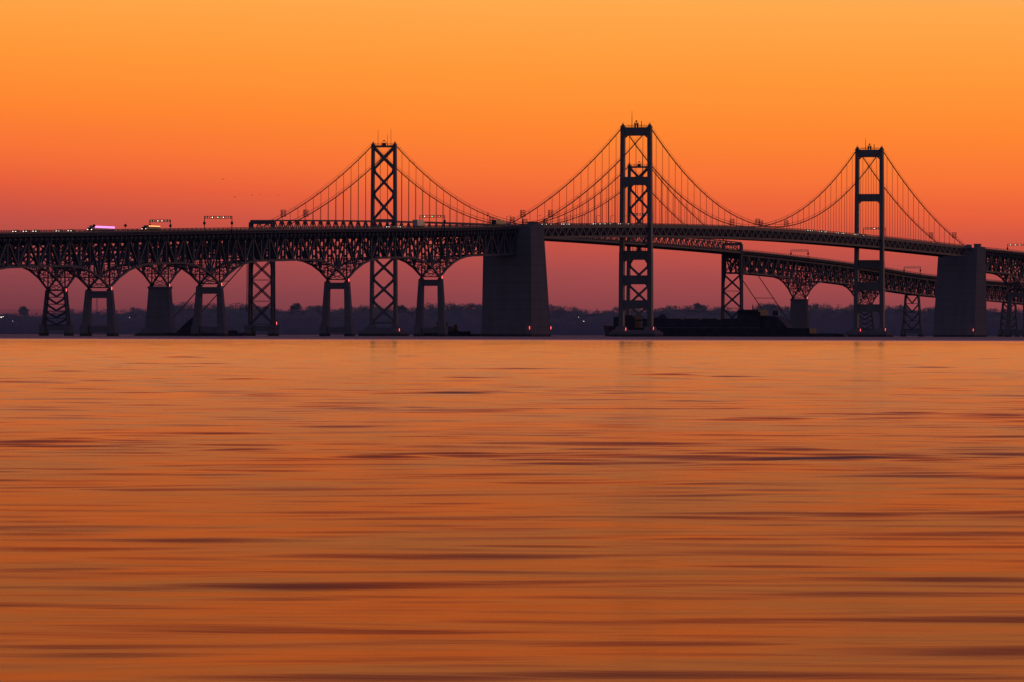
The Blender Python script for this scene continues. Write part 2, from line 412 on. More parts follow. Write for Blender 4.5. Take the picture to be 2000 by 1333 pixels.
def portal_pier(root, deck, s, light=True, drop=24.3, W=9.6):
    """two tapered concrete legs, beam on top, blocks and a strut at the water"""
    zt = deck(s)-drop-.9; b = MB()
    b.box(s-1.2, s+1.2, -W/2+.8, W/2-.8, zt-3.6, zt-.5)
    pier = b.build('pier', M['concrete'], root)
    b = MB(); b.box(s-1.7, s+1.7, -4.2, 4.2, 1.7, 4.4); b.build('footing_strut', M['concrete'], pier)
    for sg in (-1, 1):
        b = MB(); b.frust(s, sg*6.0, 4.1, zt-.1, 3.6, 3.3, 2.6, 2.3, s, sg*(W/2+.15)); b.build('leg', M['concrete'], pier)
        b = MB(); b.frust(s, sg*6.3, -3, 4.5, 5.2, 3.9, 5.0, 3.7); b.frust(s, sg*6.2, 4.5, 5.3, 4.4, 3.5, 4.0, 3.3); b.build('footing', M['concrete'], pier)
        b = MB(); b.frust(s, sg*W/2, zt-.1, zt+.55, 1.9, 1.8, 1.5, 1.5); b.frust(s, sg*W/2, zt+.55, zt+1.0, .8, .9, .6, .7); b.build('bearing', M['dark'], pier)
    if light: nav_light(pier, s-1.5, -W/2-1.6, zt+1.2)

def solid_pier(root, s, zt, wt=10.4, wb=13.2, lt=4.6, lb=6.2, foot=True, W=9.):
    b = MB(); b.frust(s, 0, 3.5, zt-1.4, lb, wb, lt, wt); b.frust(s, 0, zt-1.4, zt-.2, lt+.8, wt+.6, lt+.8, wt+.6)
    pier = b.build('solid_pier', M['concrete'], root)
    b = MB(); b.frust(s, 0, -3, 3.6, lb+4.5, wb+3.5, lb+3.5, wb+2.4); b.build('footing', M['concrete'], pier)
    for sg in (-1,1):
        b = MB(); b.frust(s, sg*W/2, zt-.2, zt+.8, 1.7, 1.7, 1.2, 1.2); b.build('bearing', M['dark'], pier)
    nav_light(pier, s-2, -wt/2-.6, zt+.9)
    return pier

def lattice_pier(root, s, zt, wt=9.0, wb=12.6, rows=5, x=False, lw=1.0, light=True):
    z0 = 5.0; b = MB(); ln = 2.6
    hw = lambda z: (wb+(wt-wb)*(z-z0)/(zt-z0))/2
    zs = [z0+(zt-z0)*i/rows for i in range(rows+1)]
    for i, z in enumerate(zs):
        for ds in (-ln/2, ln/2):
            b.beam((s+ds,-hw(z),z),(s+ds,hw(z),z), .4 if 0 < i < rows else .7)
            if i < rows:
                z1 = zs[i+1]
                if x:
                    b.beam((s+ds,-hw(z),z),(s+ds,hw(z1),z1), .45); b.beam((s+ds,hw(z),z),(s+ds,-hw(z1),z1), .45)
                else:
                    b.beam((s+ds,-hw(z1),z1),(s+ds,0,z+.3), .42); b.beam((s+ds,hw(z1),z1),(s+ds,0,z+.3), .42)
    pier = b.build('lattice_pier', M['steel2'], root)
    for sg in (-1, 1):
        b = MB()
        for ds in (-ln/2, ln/2): b.beam((s+ds,sg*hw(z0-.4),z0-.4),(s+ds,sg*hw(zt),zt), lw)
        for i in range(rows*2):
            za = z0+(zt-z0)*i/(rows*2); zb = z0+(zt-z0)*(i+1)/(rows*2); q = 1 if i%2 else -1
            b.beam((s-q*ln/2,sg*hw(za),za),(s+q*ln/2,sg*hw(zb),zb), .25)
        b.build('leg', M['steel2'], pier)
        b = MB(); b.frust(s, sg*wb/2, -3, 5.1, 6.0, 2.9, 5.4, 2.6); b.build('footing', M['concrete'], pier)
    b = MB(); b.box(s-1.8, s+1.8, -wb/2+1.4, wb/2-1.4, 2.6, 4.7); b.build('footing_strut', M['concrete'], pier)
    if light: nav_light(pier, s-2, -wt/2-1.2, zt+.6)
    return pier

def tower_finial(mb, s, y, z, k=1.0):
    mb.frust(s, y, z, z+1.0*k, 3.0*k, 2.3*k, 2.2*k, 1.5*k); mb.frust(s, y, z+1.0*k, z+1.9*k, 1.9*k, 1.2*k, .8*k, .6*k)
    mb.beam((s-.6,y-.5,z+1.6*k),(s-.6,y-.5,z+2.7*k), .16); mb.beam((s+.6,y+.5,z+1.6*k),(s+.6,y+.5,z+2.7*k), .16)

def near_tower(root, s, mast_h):
    H = 113.6; hw = lambda z: (8.2+(7.6-8.2)*z/H)
    b = MB()
    struts = []
    for z0, z1 in ((109.2,113.8),(82.3,86.9),(41.7,46.7),(28.4,33.3),(15.2,19.8)):
        b = MB(); struts.append(b)
        b.box(s-1.1, s+1.1, -hw(z0)+.9, hw(z0)-.9, z0, z1)
        for y in (-hw(z0)+1.6, hw(z0)-1.6):   # small haunch plates in the corners
            q = 1 if y > 0 else -1
            b.beam((s,y-q*.9,z0+.1),(s,y+q*.4,z0-1.0), 1.9, .5)
    tw = struts[0].build('tower', M['tower'], root)
    for b in struts[1:]: b.build('strut', M['tower'], tw)
    for sg in (-1, 1):
        b = MB(); prev = None
        for z0, z1, lx, ly in ((3.2,46,3.6,2.5),(46,86,3.3,2.25),(86,113.9,3.1,2.15)):
            b.hexa([(s-lx/2,sg*hw(z0)-ly/2,z0),(s+lx/2,sg*hw(z0)-ly/2,z0),(s+lx/2,sg*hw(z0)+ly/2,z0),(s-lx/2,sg*hw(z0)+ly/2,z0)],
                   [(s-lx/2+.05,sg*hw(z1)-ly/2+.03,z1),(s+lx/2-.05,sg*hw(z1)-ly/2+.03,z1),(s+lx/2-.05,sg*hw(z1)+ly/2-.03,z1),(s-lx/2+.05,sg*hw(z1)+ly/2-.03,z1)])
        b.build('leg', M['tower'], tw)
        b = MB(); tower_finial(b, s, sg*7.6, 113.8); b.build('saddle', M['tower'], tw)
    b = MB(); b.frust(s, 0, -3, 2.6, 16.5, 26.5, 16, 26); b.frust(s, 0, 2.6, 3.6, 13, 24, 12.6, 23.6)
    for sg in (-1,1): b.frust(s, sg*8.2, 3.6, 5.6, 6.4, 5.6, 5.2, 4.4)
    b.build('footing', M['concrete'], tw)
    b = MB()
    for y in np.arange(-5.6, 5.7, 1.4): b.beam((s-.9,y,113.8),(s-.9,y,115.0), .12); b.beam((s+.9,y,113.8),(s+.9,y,115.0), .12)
    for z in (114.5,115.0): b.beam((s-.9,-5.8,z),(s-.9,5.8,z), .1); b.beam((s+.9,-5.8,z),(s+.9,5.8,z), .1)
    b.build('railing', M['dark'], tw)
    b = MB(); b.tube([(s,-3.0+5.5,113.8),(s,2.5,113.8+mast_h*.5),(s,2.5,113.8+mast_h)], [.22,.16,.07]); b.build('antenna', M['dark'], tw)
    b = MB(); b.tube([(s,-2.9,113.8),(s,-2.9,117.2)], [.22,.2]); b.build('antenna', M['dark'], tw)
    b = MB(); b.box(s-.5,s+.5,-1.1,-.5,113.8,116.3); b.box(s-.5,s+.5,.5,1.1,113.8,116.3); b.box(s-.4,s+.4,-.5,.5,115.1,115.4)
    b.ball((s,0,117.1), .55); b.beam((s,0,115.4),(s,0,116.8), .3); b.build('beacon', M['dark'], tw)
    nav_light(tw, s-7.5, -12.2, 5.0, .15); nav_light(tw, s-7.5, 3.5, 4.6, .15)
    return tw

def far_tower(root, s, antennas):
    H = 102.; hw = lambda z: (6.8+(6.15-6.8)*z/H)
    nodes = [7.4, 19.2, 31.0, 42.9, 62.3, 76.2, 89.3, 101.6]
    b = MB()
    for a, c in zip(nodes[:-1], nodes[1:]):
        for q in (-1, 1):
            b.beam((s,-q*hw(a)*.93,a+.4),(s,q*hw(c)*.93,c-.4), 1.1, 1.25)
        zc = (a+c)/2; b.frust(s, 0, zc-1.3, zc+1.3, 1.2, 2.2, 1.2, 2.2)
        b.beam((s,-hw(a)+.9,a+1.2),(s,-hw(a)+1.3,a-1.2), .93, 1.1); b.beam((s,hw(a)-.9,a+1.2),(s,hw(a)-1.3,a-1.2), .93, 1.1)
    b.box(s-.8,s+.8,-hw(102)+.6,hw(102)-.6,101.4,102.5)
    b.box(s-.8,s+.8,-hw(62)+.6,hw(62)-.6,61.8,62.9)
    b.box(s-.8,s+.8,-hw(7)+.6,hw(7)-.6,6.6,7.7)
    tw = b.build('tower', M['tower'], root)
    for sg in (-1, 1):
        b = MB()
        for z0, z1, lx, ly in ((2.6,62,2.6,1.75),(62,102.6,2.3,1.6)):
            b.frust(s, sg*hw(z0), z0, z1, lx, ly, lx-.05, ly-.05, s, sg*hw(z1))
        b.build('leg', M['tower'], tw)
        b = MB(); tower_finial(b, s, sg*6.15, 102.5, .85); b.build('saddle', M['tower'], tw)
    b = MB(); b.frust(s, 0, -3, 2.4, 15, 24.5, 14.6, 23.6); b.frust(s, 0, 2.4, 4.4, 11, 19.6, 10.6, 19.0)
    for sg in (-1,1): b.frust(s, sg*6.8, 4.4, 6.0, 4.6, 4.2, 3.6, 3.0)
    b.build('footing', M['concrete'], tw)
    b = MB()
    for y in np.arange(-4.8, 4.9, 1.2): b.beam((s-.7,y,102.5),(s-.7,y,103.6), .12)
    b.beam((s-.7,-5,103.6),(s-.7,5,103.6), .1); b.beam((s-.7,-5,103.1),(s-.7,5,103.1), .08)
    b.build('railing', M['dark'], tw)
    b = MB(); b.frust(s, 0, 102.5, 103.9, 1.6, 1.9, 1.4, 1.6)
    for k in range(7):      # rounded beacon cage
        t0 = math.pi*k/6; b.beam((s,-1.7*math.cos(t0)*1.0,102.6+2.6*math.sin(t0)),(s,-1.7*math.cos(t0+math.pi/6),102.6+2.6*abs(math.sin(t0+math.pi/6)) if k<6 else 102.6), .14)
    b.ball((s,0,105.0), .45); b.build('beacon', M['dark'], tw)
    for y, h in antennas:
        b = MB(); b.tube([(s,y,102.4),(s,y,102.4+h)], [.13,.08]); b.build('antenna', M['dark'], tw)
    nav_light(tw, s-7, -11.2, 3.9, .16)
    return tw

def arch_cable(root, deck, T0, T1, ends, y, ztop, zmid, zend, r, extra=()):
    pts = []
    m = (T0+T1)/2; hl = (T1-T0)/2
    a, b_ = ends
    f = {}
    def z_at(s):
        if s < T0:
            t = (s-a)/(T0-a); sag = SIDE_SAG; return zend[0]+(ztop-zend[0])*t-4*sag*t*(1-t)
        if s > T1:
            t = (b_-s)/(b_-T1); sag = SIDE_SAG; return zend[1]+(ztop-zend[1])*t-4*sag*t*(1-t)
        return zmid+(ztop-zmid)*((s-m)/hl)**2
    ss = list(np.linspace(a, T0, 18)[:-1])+list(np.linspace(T0, T1, 60))+list(np.linspace(T1, b_, 18)[1:])
    pts = [(s, y, z_at(s)) for s in ss]
    pts = ([extra[0]] if extra else [])+pts+([extra[1]] if extra else [])
    c = MB(); c.tube(pts, r, 8)
    cb = c.build('main_cable', M['cable'], root)
    h = MB()
    for dy in (-.45, .45): h.tube([(s, y+dy, z_at(s)+1.35) for s in ss], .06, 4)
    for s in ss[::3]: h.beam((s,y,z_at(s)),(s,y-.45,z_at(s)+1.35), .08); h.beam((s,y,z_at(s)),(s,y+.45,z_at(s)+1.35), .08)
    h.build('hand_rope', M['rope'], cb)
    return z_at, cb
SIDE_SAG = 5.5

def cable_gate(parent, s, y, z):
    b = MB()
    for dy in (-1.0, 1.0):
        b.beam((s-.9,y+dy,z),(s-.9,y+dy,z+3.6), .22); b.beam((s+.9,y+dy,z),(s+.9,y+dy,z+3.6), .22)
    for zz in (z+.3, z+1.4, z+2.5, z+3.6):
        b.beam((s-.9,y-1.0,zz),(s-.9,y+1.0,zz), .18); b.beam((s+.9,y-1.0,zz),(s+.9,y+1.0,zz), .18); b.beam((s-.9,y-1.0,zz),(s+.9,y-1.0,zz), .16)
    for k in (-.6, 0, .6): b.beam((s-.9,y+k,z),(s-.9,y+k,z+3.6), .12)
    b.build('cable_gate', M['steel2'], parent)

def hangers(root, planes, spans, bottom, r):
    me = MB(); me.tube([(0,0,0),(0,0,1)], r, 6)
    proto = None; allh = []
    for y, z_at in planes:
        for a, b_, n in spans:
            for i in range(1, n):
                s = a+(b_-a)*i/n; z0 = bottom(s); z1 = z_at(s)
                if z1-z0 > 1.6: allh.append((s, y, z0, z1))
    allh.sort(key=lambda q: -(q[3]-q[2])/(3900+.95*q[0]))
    for k, (s, y, z0, z1) in enumerate(allh[:100]):
        if proto is None:
            proto = me.build('suspender', M['rope'], root); o = proto
        else:
            o = proto.copy(); C.objects.link(o); o.parent = root
        o.location = (s, y, z0); o.scale = (1, 1, z1-z0)
    if len(allh) > 100:
        b = MB()
        for s, y, z0, z1 in allh[100:]: b.tube([(s,y,z0),(s,y,z1)], r, 6)
        tag(b.build('short_suspenders', M['rope'], root), kind='stuff')

# ---------------- nearer bridge
near = empty('suspension_bridge', (NP[0], NP[1], 0), RZ)
tag(near, 'nearer suspension bridge with plain portal towers and concrete anchorages', 'bridge')
piers = [-975, -807, -668, -492, -351]
cuts = [-1130] + piers + [-228]
for a, b_ in zip(cuts[:-1], cuts[1:]):
    deck_truss(near, near_deck, a, b_, [h for h in (-975,-807,-668,-492,-351) if h in (a, b_)])
for p in piers: portal_pier(near, near_deck, p)
rp = [863, 1010]
for a, b_ in ((727,863),(863,1010),(1010,1150)):
    deck_truss(near, near_deck, a, b_, [h for h in (863,1010) if h in (a, b_)])
for p in rp: portal_pier(near, near_deck, p)

def anchorage(root, s_out, s_in, deck):
    sg = 1 if s_in > s_out else -1
    z1 = deck(s_out)-.35; wb = 27.0; wt = 25.4
    z2 = deck(s_in-sg*11)-.35
    b = MB()
    q0 = [(s_out-sg*.6,-wb/2,-3),(s_in,-wb/2,-3),(s_in,wb/2,-3),(s_out-sg*.6,wb/2,-3)]
    q1 = [(s_out,-wt/2,z1),(s_in-sg*11,-wt/2,z2),(s_in-sg*11,wt/2,z2),(s_out,wt/2,z1)]
    if sg < 0: q0 = q0[::-1]; q1 = q1[::-1]
    b.hexa(q0, q1)
    an = b.build('anchorage', M['concrete'], root)
    b = MB()
    for y in (-wt/2+.3, wt/2-.3): b.beam((s_out,y,z1+.4),(s_in-sg*11,y,z2+.4), .5, 1.0)
    b.build('parapet', M['concrete'], an)
    b = MB(); c = (s_out+s_in-sg*11)/2; y = -wt/2+2.6
    b.box(c-3,c+3,y-1.6,y+1.6,z1-.2,z1+2.6); b.box(c-3.4,c+3.4,y-2,y+2,z1+2.6,z1+2.9); b.build('equipment_house', M['concrete'], an)
    b = MB()
    for y in (-7.6, 7.6): b.frust(s_in-sg*9, y, z2-.3, z2+2.0, 6, 3.4, 4, 2.4)
    b.build('cable_housing', M['concrete'], an)
    for x, y in ((s_out-.9, -wb/2+1), (s_in+sg*.5, -wb/2+.4)): nav_light(an, x, y, 5.0, .16)
anchorage(near, -228, -195, near_deck); anchorage(near, 727, 694, near_deck)

def suspended_near(s0, s1):
    b = MB(); slab(b, near_deck, s0, s1, 7.3, 12.2, .8)
    body = b.build('suspended_deck', M['road'], near)
    n = int(round((s1-s0)/12.2/1))*2; P = [s0+(s1-s0)*i/n for i in range(n+1)]
    for sg in (-1,1):
        t = MB(); y = sg*7.6
        for i in range(n):
            a, c = P[i], P[i+1]; za, zc = near_deck(a), near_deck(c)
            t.beam((a,y,za-.6),(c,y,zc-.6), .8, 1.5); t.beam((a,y,za-5.9),(c,y,zc-5.9), .8, 1.2)
            if i % 2: t.beam((a,y,za-5.9),(c,y,zc-.9), .85, .95)
            else: t.beam((a,y,za-.9),(c,y,zc-5.9), .85, .95)
            t.beam((a,y,za-.9),(a,y,za-5.9), .5)
        t.build('side_truss', M['steel'], body)
    f = MB()
    for i in range(n+1):
        a = P[i]; za = near_deck(a)
        f.beam((a,-7.4,za-2.7),(a,7.4,za-2.7), .5, 3.8)
        f.beam((a,-7.4,za-5.7),(a,7.4,za-5.7), .5, .6)
        f.beam((a,-7.4,za-3.7),(a,0,za-5.7), .35); f.beam((a,7.4,za-3.7),(a,0,za-5.7), .35)
        if i < n:
            c = P[i+1]; zc = near_deck(c)
            m_ = (a+c)/2; zm = near_deck(m_); f.beam((m_,-7.3,zm-2.2),(m_,7.3,zm-2.2), .4, 2.6); f.beam((m_,-7.4,zm-5.7),(m_,7.4,zm-5.7), .4, .5)
            f.beam((a,-7.4,za-5.8),(c,7.4,zc-5.8), .35); f.beam((a,7.4,za-5.8),(c,-7.4,zc-5.8), .35)
    f.build('floor_beams', M['steel'], body)
    railing(body, near_deck, s0, s1, 7.45, 3.05, 1.1)
suspended_near(-196, 0); suspended_near(0, 488); suspended_near(488, 695)
near_tower(near, 0, 9.0); near_tower(near, 488, 7.0)
npl = []
for y in (7.6, -7.6):
    z_at, cb = arch_cable(near, near_deck, 0, 488, (-204, 692), y, 114.2, 63.3, (near_deck(-204)+.6, near_deck(692)+.6), .28)
    npl.append((y, z_at))
    for s in (-178, 214, 274, 666): cable_gate(cb, s, y, z_at(s)-.3)
hangers(near, npl, [(0,488,40),(-204,0,16),(488,692,16)], lambda s: near_deck(s)-.2, .115)

# ---------------- farther bridge
far = empty('suspension_bridge', (FP[0], FP[1], 0), FRZ)
tag(far, 'farther suspension bridge with cross-braced towers and steel lattice piers', 'bridge')
fpier = [-491, -349]
kw = dict(W=8.6, half=5.2, D0=13.6, Hd=12.4, Lh=52, mult=.85)
for a, b_ in ((-770,-635),(-635,-491),(-491,-349),(-349,-198)):
    deck_truss(far, far_deck, a, b_, [h for h in (-635,-491,-349) if h in (a,b_)], **kw)
for a, b_ in ((697,860),(860,1030),(1030,1160),(1160,1305),(1305,1449),(1449,1600)):
    deck_truss(far, far_deck, a, b_, [h for h in (860,1030) if h in (a,b_)], **kw)
lattice_pier(far, -635, far_deck(-635)-26.4); lattice_pier(far, -491, far_deck(-491)-26.2)
solid_pier(far, -349, far_deck(-349)-26.4)
solid_pier(far, 860, far_deck(860)-26.4)
lattice_pier(far, 1030, far_deck(1030)-26.4)
for s in (1160, 1305, 1449): lattice_pier(far, s, far_deck(s)-14.2, rows=4, light=False)

def cable_bent(s):
    zt = far_deck(s)+4.2; z0 = 5.4
    def hw(z): return 6.2-.35*(z-z0)/(zt-z0)
    rows = [z0+.6, 17.8, 28.6, 39.5]
    b = MB()
    for ds in (-1.6, 1.6):
        for i, z in enumerate(rows):
            b.beam((s+ds,-hw(z),z),(s+ds,hw(z),z), .35)
            if i < 3:
                z1 = rows[i+1]; b.beam((s+ds,-hw(z),z),(s+ds,hw(z1),z1), .5); b.beam((s+ds,hw(z),z),(s+ds,-hw(z1),z1), .5)
        b.beam((s+ds,-hw(zt),zt),(s+ds,hw(zt),zt), .9, 1.6)
        b.beam((s+ds,-hw(40),39.5),(s+ds,hw(40),52), .4); b.beam((s+ds,hw(40),39.5),(s+ds,-hw(40),52), .4)
    bent = b.build('cable_bent', M['steel2'], far)
    for sg in (-1,1):
        b = MB()
        b.beam((s-1.6,sg*hw(z0),z0),(s-1.6,sg*hw(zt),zt), 1.15); b.beam((s+1.6,sg*hw(z0),z0),(s+1.6,sg*hw(zt),zt), 1.15)
        b.beam((s,sg*hw(28),28.6),(s,sg*(hw(44)-1.6),41), .8)
        for i in range(12):
            za = z0+(zt-z0)*i/12; zb = z0+(zt-z0)*(i+1)/12; q = 1 if i % 2 else -1
            b.beam((s-q*1.6,sg*hw(za),za),(s+q*1.6,sg*hw(zb),zb), .35)
        b.build('leg', M['steel2'], bent)
        b = MB(); b.frust(s, sg*6.3, -3, 4.0, 6.6, 4.2, 6.0, 3.8); b.frust(s, sg*6.3, 4.0, 5.5, 6.9, 4.5, 6.9, 4.5); b.build('footing', M['concrete'], bent)
    b = MB(); b.box(s-2.2,s+2.2,-4.2,4.2,2.4,5.2); b.build('footing_strut', M['concrete'], bent)
    if s < 0:
        b = MB()
        for z in np.arange(12, 38, 1.2): b.beam((s-.6,hw(z)+1.5,z),(s+.3,hw(z)+1.5,z), .12)
        b.beam((s-.6,8.0,12),(s-.6,7.9,37.5), .16); b.beam((s+.3,8.0,12),(s+.3,7.9,37.5), .16)
        for z in (14,20,26,32): b.beam((s-.1,6.2,z),(s-.1,7.9,z), .14)
        b.build('ladder', M['dark'], bent)
        nav_light(bent, s-3.2, -9.2, 7.0, .16)
cable_bent(-198); cable_bent(697)

def suspended_far(s0, s1):
    D = 5.3
    top = lambda s: far_deck(s)+D-.1
    b = MB(); slab(b, far_deck, s0, s1, 5.0, 12.2, .7); body = b.build('suspended_deck', M['road'], far)
    n = int(round((s1-s0)/12.2))*2; P = [s0+(s1-s0)*i/n for i in range(n+1)]
    for sg in (-1,1):
        t = MB(); y = sg*5.9
        for i in range(n):
            a, c = P[i], P[i+1]; za, zc = far_deck(a), far_deck(c)
            t.beam((a,y,top(a)),(c,y,top(c)), .6, .75); t.beam((a,y,za-1.0),(c,y,zc-1.0), .6, 1.1)
            if i % 2: t.beam((a,y,za-.9),(c,y,top(c)), .42, .5)
            else: t.beam((a,y,top(a)),(c,y,zc-.9), .42, .5)
            if i % 2 == 0: t.beam((a,y,top(a)),(a,y,za-.9), .34)
        t.build('side_truss', M['steel'], body)
    f = MB()
    for i in range(n+1):
        a = P[i]; za = far_deck(a); f.beam((a,-5.8,za-1.5),(a,5.8,za-1.5), .5, 1.7)
        if i < n:
            c = P[i+1]; zc = far_deck(c); f.beam((a,-5.8,za-1.9),(c,5.8,zc-1.9), .3); f.beam((a,5.8,za-1.9),(c,-5.8,zc-1.9), .3)
    f.build('floor_beams', M['steel'], body)
    railing(body, far_deck, s0, s1, 4.85, 6.1, 1.0)
suspended_far(-198, 0); suspended_far(0, 488); suspended_far(488, 697)
far_tower(far, 0, [(3.4,8.6),(-2.0,5.8),(-3.9,8.9)]); far_tower(far, 488, [(3.0,1.8)])
fpl = []
ties = []
for y in (6.15, -6.15):
    z_at, cb = arch_cable(far, far_deck, 0, 488, (-198, 697), y, 102.9, 63.4, (53.5, 53.8), .26,
                          extra=((-330, y, 2.5), (830, y, 2.5)))
    fpl.append((y, z_at))
    for s in (-147, 212, 276, 640): cable_gate(cb, s, y, z_at(s)-.3)
b = MB(); b.beam((-266,-6.4,27.5),(-266,6.4,27.5), .35); b.beam((775,-6.4,24.6),(775,6.4,24.6), .35); b.build('cable_tie', M['steel2'], far)
hangers(far, fpl, [(0,488,40),(-198,0,16),(488,697,16)], lambda s: far_deck(s)+5.2, .115)
b = MB(); b.box(482,494,-2.6,2.6,51.0,51.3)
for x in (482.3,493.7):
    for y in (-2.4,0,2.4): b.beam((x,y,51.2),(x,y,54.6), .2)
for z in (52,52.6): b.beam((482.3,-2.4,z),(482.3,2.4,z), .15); b.beam((482.3,-2.4,z),(493.7,-2.4,z), .15)
b.build('maintenance_platform', M['dark'], far)

# ------------------------------------------------------------------ street furniture on the decks
def wpos(base, s, y, z):
    dx, dy = (DIRX, DIRY) if base is NP else (FDX, FDY)
    return (base[0]+s*dx-y*dy, base[1]+s*dy+y*dx, z)
def gantry(base, deck, s, width, h, heads, label, cab=True):
    root = empty('lane_signal_gantry', wpos(base, s, 0, deck(s)), RZ)
    tag(root, label, 'signal gantry', 'lane signal gantries over the bridge decks')
    for sg in (-1,1):
        b = MB(); b.tube([(0,sg*width/2,-1.2),(0,sg*width/2,h+.5)], .2, 8)
        b.build('post', M['dark'], root)
        if cab:
            c = MB(); c.box(-.35,.35,sg*width/2-.5,sg*width/2+.5,h*.45,h*.45+1.3); c.build('cabinet', M['dark'], root)
    b = MB()
    for z in (h-.45, h+.5): b.beam((0,-width/2,z),(0,width/2,z), .22, .2)
    n = 10
    for i in range(n+1):
        y = -width/2+width*i/n; b.beam((0,y,h-.45),(0,y,h+.5), .12)
    b.build('beam', M['dark'], root)
    for k, (f, m) in enumerate(heads):
        y = width/2-width*f
        c = MB(); c.box(-.3,.2,y-.6,y+.6,h-.55,h+.6); hd = c.build('signal_head', M['dark'], root)
        l = MB(); l.tube([(-.34,y,h),(-.31,y,h)], .2 if m in ('lampW','lampG','lampR') else .36, 10); l.build('lens', M[m], hd)
H5 = [(.08,'face'),(.3,'lampW'),(.5,'lampG'),(.7,'lampW'),(.92,'face')]
gantry(NP, near_deck, -657, 13.4, 6.0, H5, 'tall signal gantry left of the lattice cable support, nearest one on the front bridge')
gantry(NP, near_deck, -349, 13.0, 5.8, [(.2,'lampW'),(.5,'lampG'),(.8,'lampR')], 'signal gantry above the concrete portal pier, pale lorry passing under it')
gantry(NP, near_deck, 10, 12.6, 6.1, [(.25,'face'),(.5,'face'),(.75,'face')], 'signal gantry framed between the legs of the tallest tower', False)
gantry(NP, near_deck, 500, 13.6, 5.9, [(.15,'face'),(.35,'face'),(.5,'lampW'),(.65,'face'),(.85,'face')], 'signal gantry framed between the legs of the rightmost tower', False)
gantry(NP, near_deck, 863, 13.4, 5.6, [(.15,'lampW'),(.4,'lampW'),(.62,'lampG'),(.85,'face')], 'signal gantry right of the right anchorage, at the frame edge')
gantry(FP, far_deck, -349, 10.8, 5.6, [(.08,'face'),(.2,'face'),(.4,'lampW'),(.6,'lampW'),(.8,'face'),(.92,'face')], 'signal gantry above the leftmost solid pier, amber lorry under it')
gantry(FP, far_deck, 860, 11.6, 4.9, [(.15,'face'),(.38,'face'),(.6,'face'),(.85,'face')], 'signal gantry over the solid pier between the two right towers')
gantry(FP, far_deck, 1160, 11.6, 4.9, [(.15,'face'),(.38,'face'),(.6,'face'),(.85,'face')], 'signal gantry between the rightmost tower and the right anchorage')

def diamond(s, label):
    root = empty('warning_sign', wpos(NP, s, -6.4, near_deck(s)), RZ)
    tag(root, label, 'road sign', 'diamond warning signs on the deck edge')
    b = MB(); b.beam((0,0,-.3),(0,0,2.3), .16); b.build('post', M['dark'], root)
    b = MB(); r = .85; b.add([(x,y*r,2.85+z*r) for x in (-.04,.04) for y,z in ((0,-1),(1,0),(0,1),(-1,0))], [(0,1,2,3),(7,6,5,4),(0,4,5,1),(1,5,6,2),(2,6,7,3),(3,7,4,0)])
    b.build('sign_board', M['sign'], root)
diamond(-830, 'diamond warning sign on a post beside the pink lorry'); diamond(-792, 'diamond warning sign standing alone, left of the amber lorry')

def lamp_post(s, y, h, label, arm=1.6, group='lamp posts beside the front bridge road'):
    root = empty('lamp_post', wpos(NP, s, y, near_deck(s)), RZ)
    tag(root, label, 'lamp post', group)
    b = MB(); b.tube([(0,0,-.4),(0,0,h*.6),(0,0,h)], [.16,.12,.1]); b.beam((0,0,h-.1),(0,-arm,h+.05), .12); b.build('pole', M['dark'], root)
    b = MB(); b.box(-.25,.25,-arm-.5,-arm+.3,h-.1,h+.15); b.build('lamp_head', M['dark'], root)
for i in range(9): lamp_post(-206+i*26, 7.3, 5.2, 'short lamp post on the road edge left of the tallest tower')
r = empty('camera_mast', wpos(NP, -243, 5.5, near_deck(-243)), RZ); tag(r, 'thin camera mast on the deck just left of the left anchorage', 'mast')
b = MB(); b.tube([(0,0,-.4),(0,0,7.2)], [.17,.1]); b.build('pole', M['dark'], r)
b = MB(); b.box(-.3,.3,-.35,.35,5.2,6.1); b.ball((0,0,6.9), .3); b.build('camera_housing', M['dark'], r)

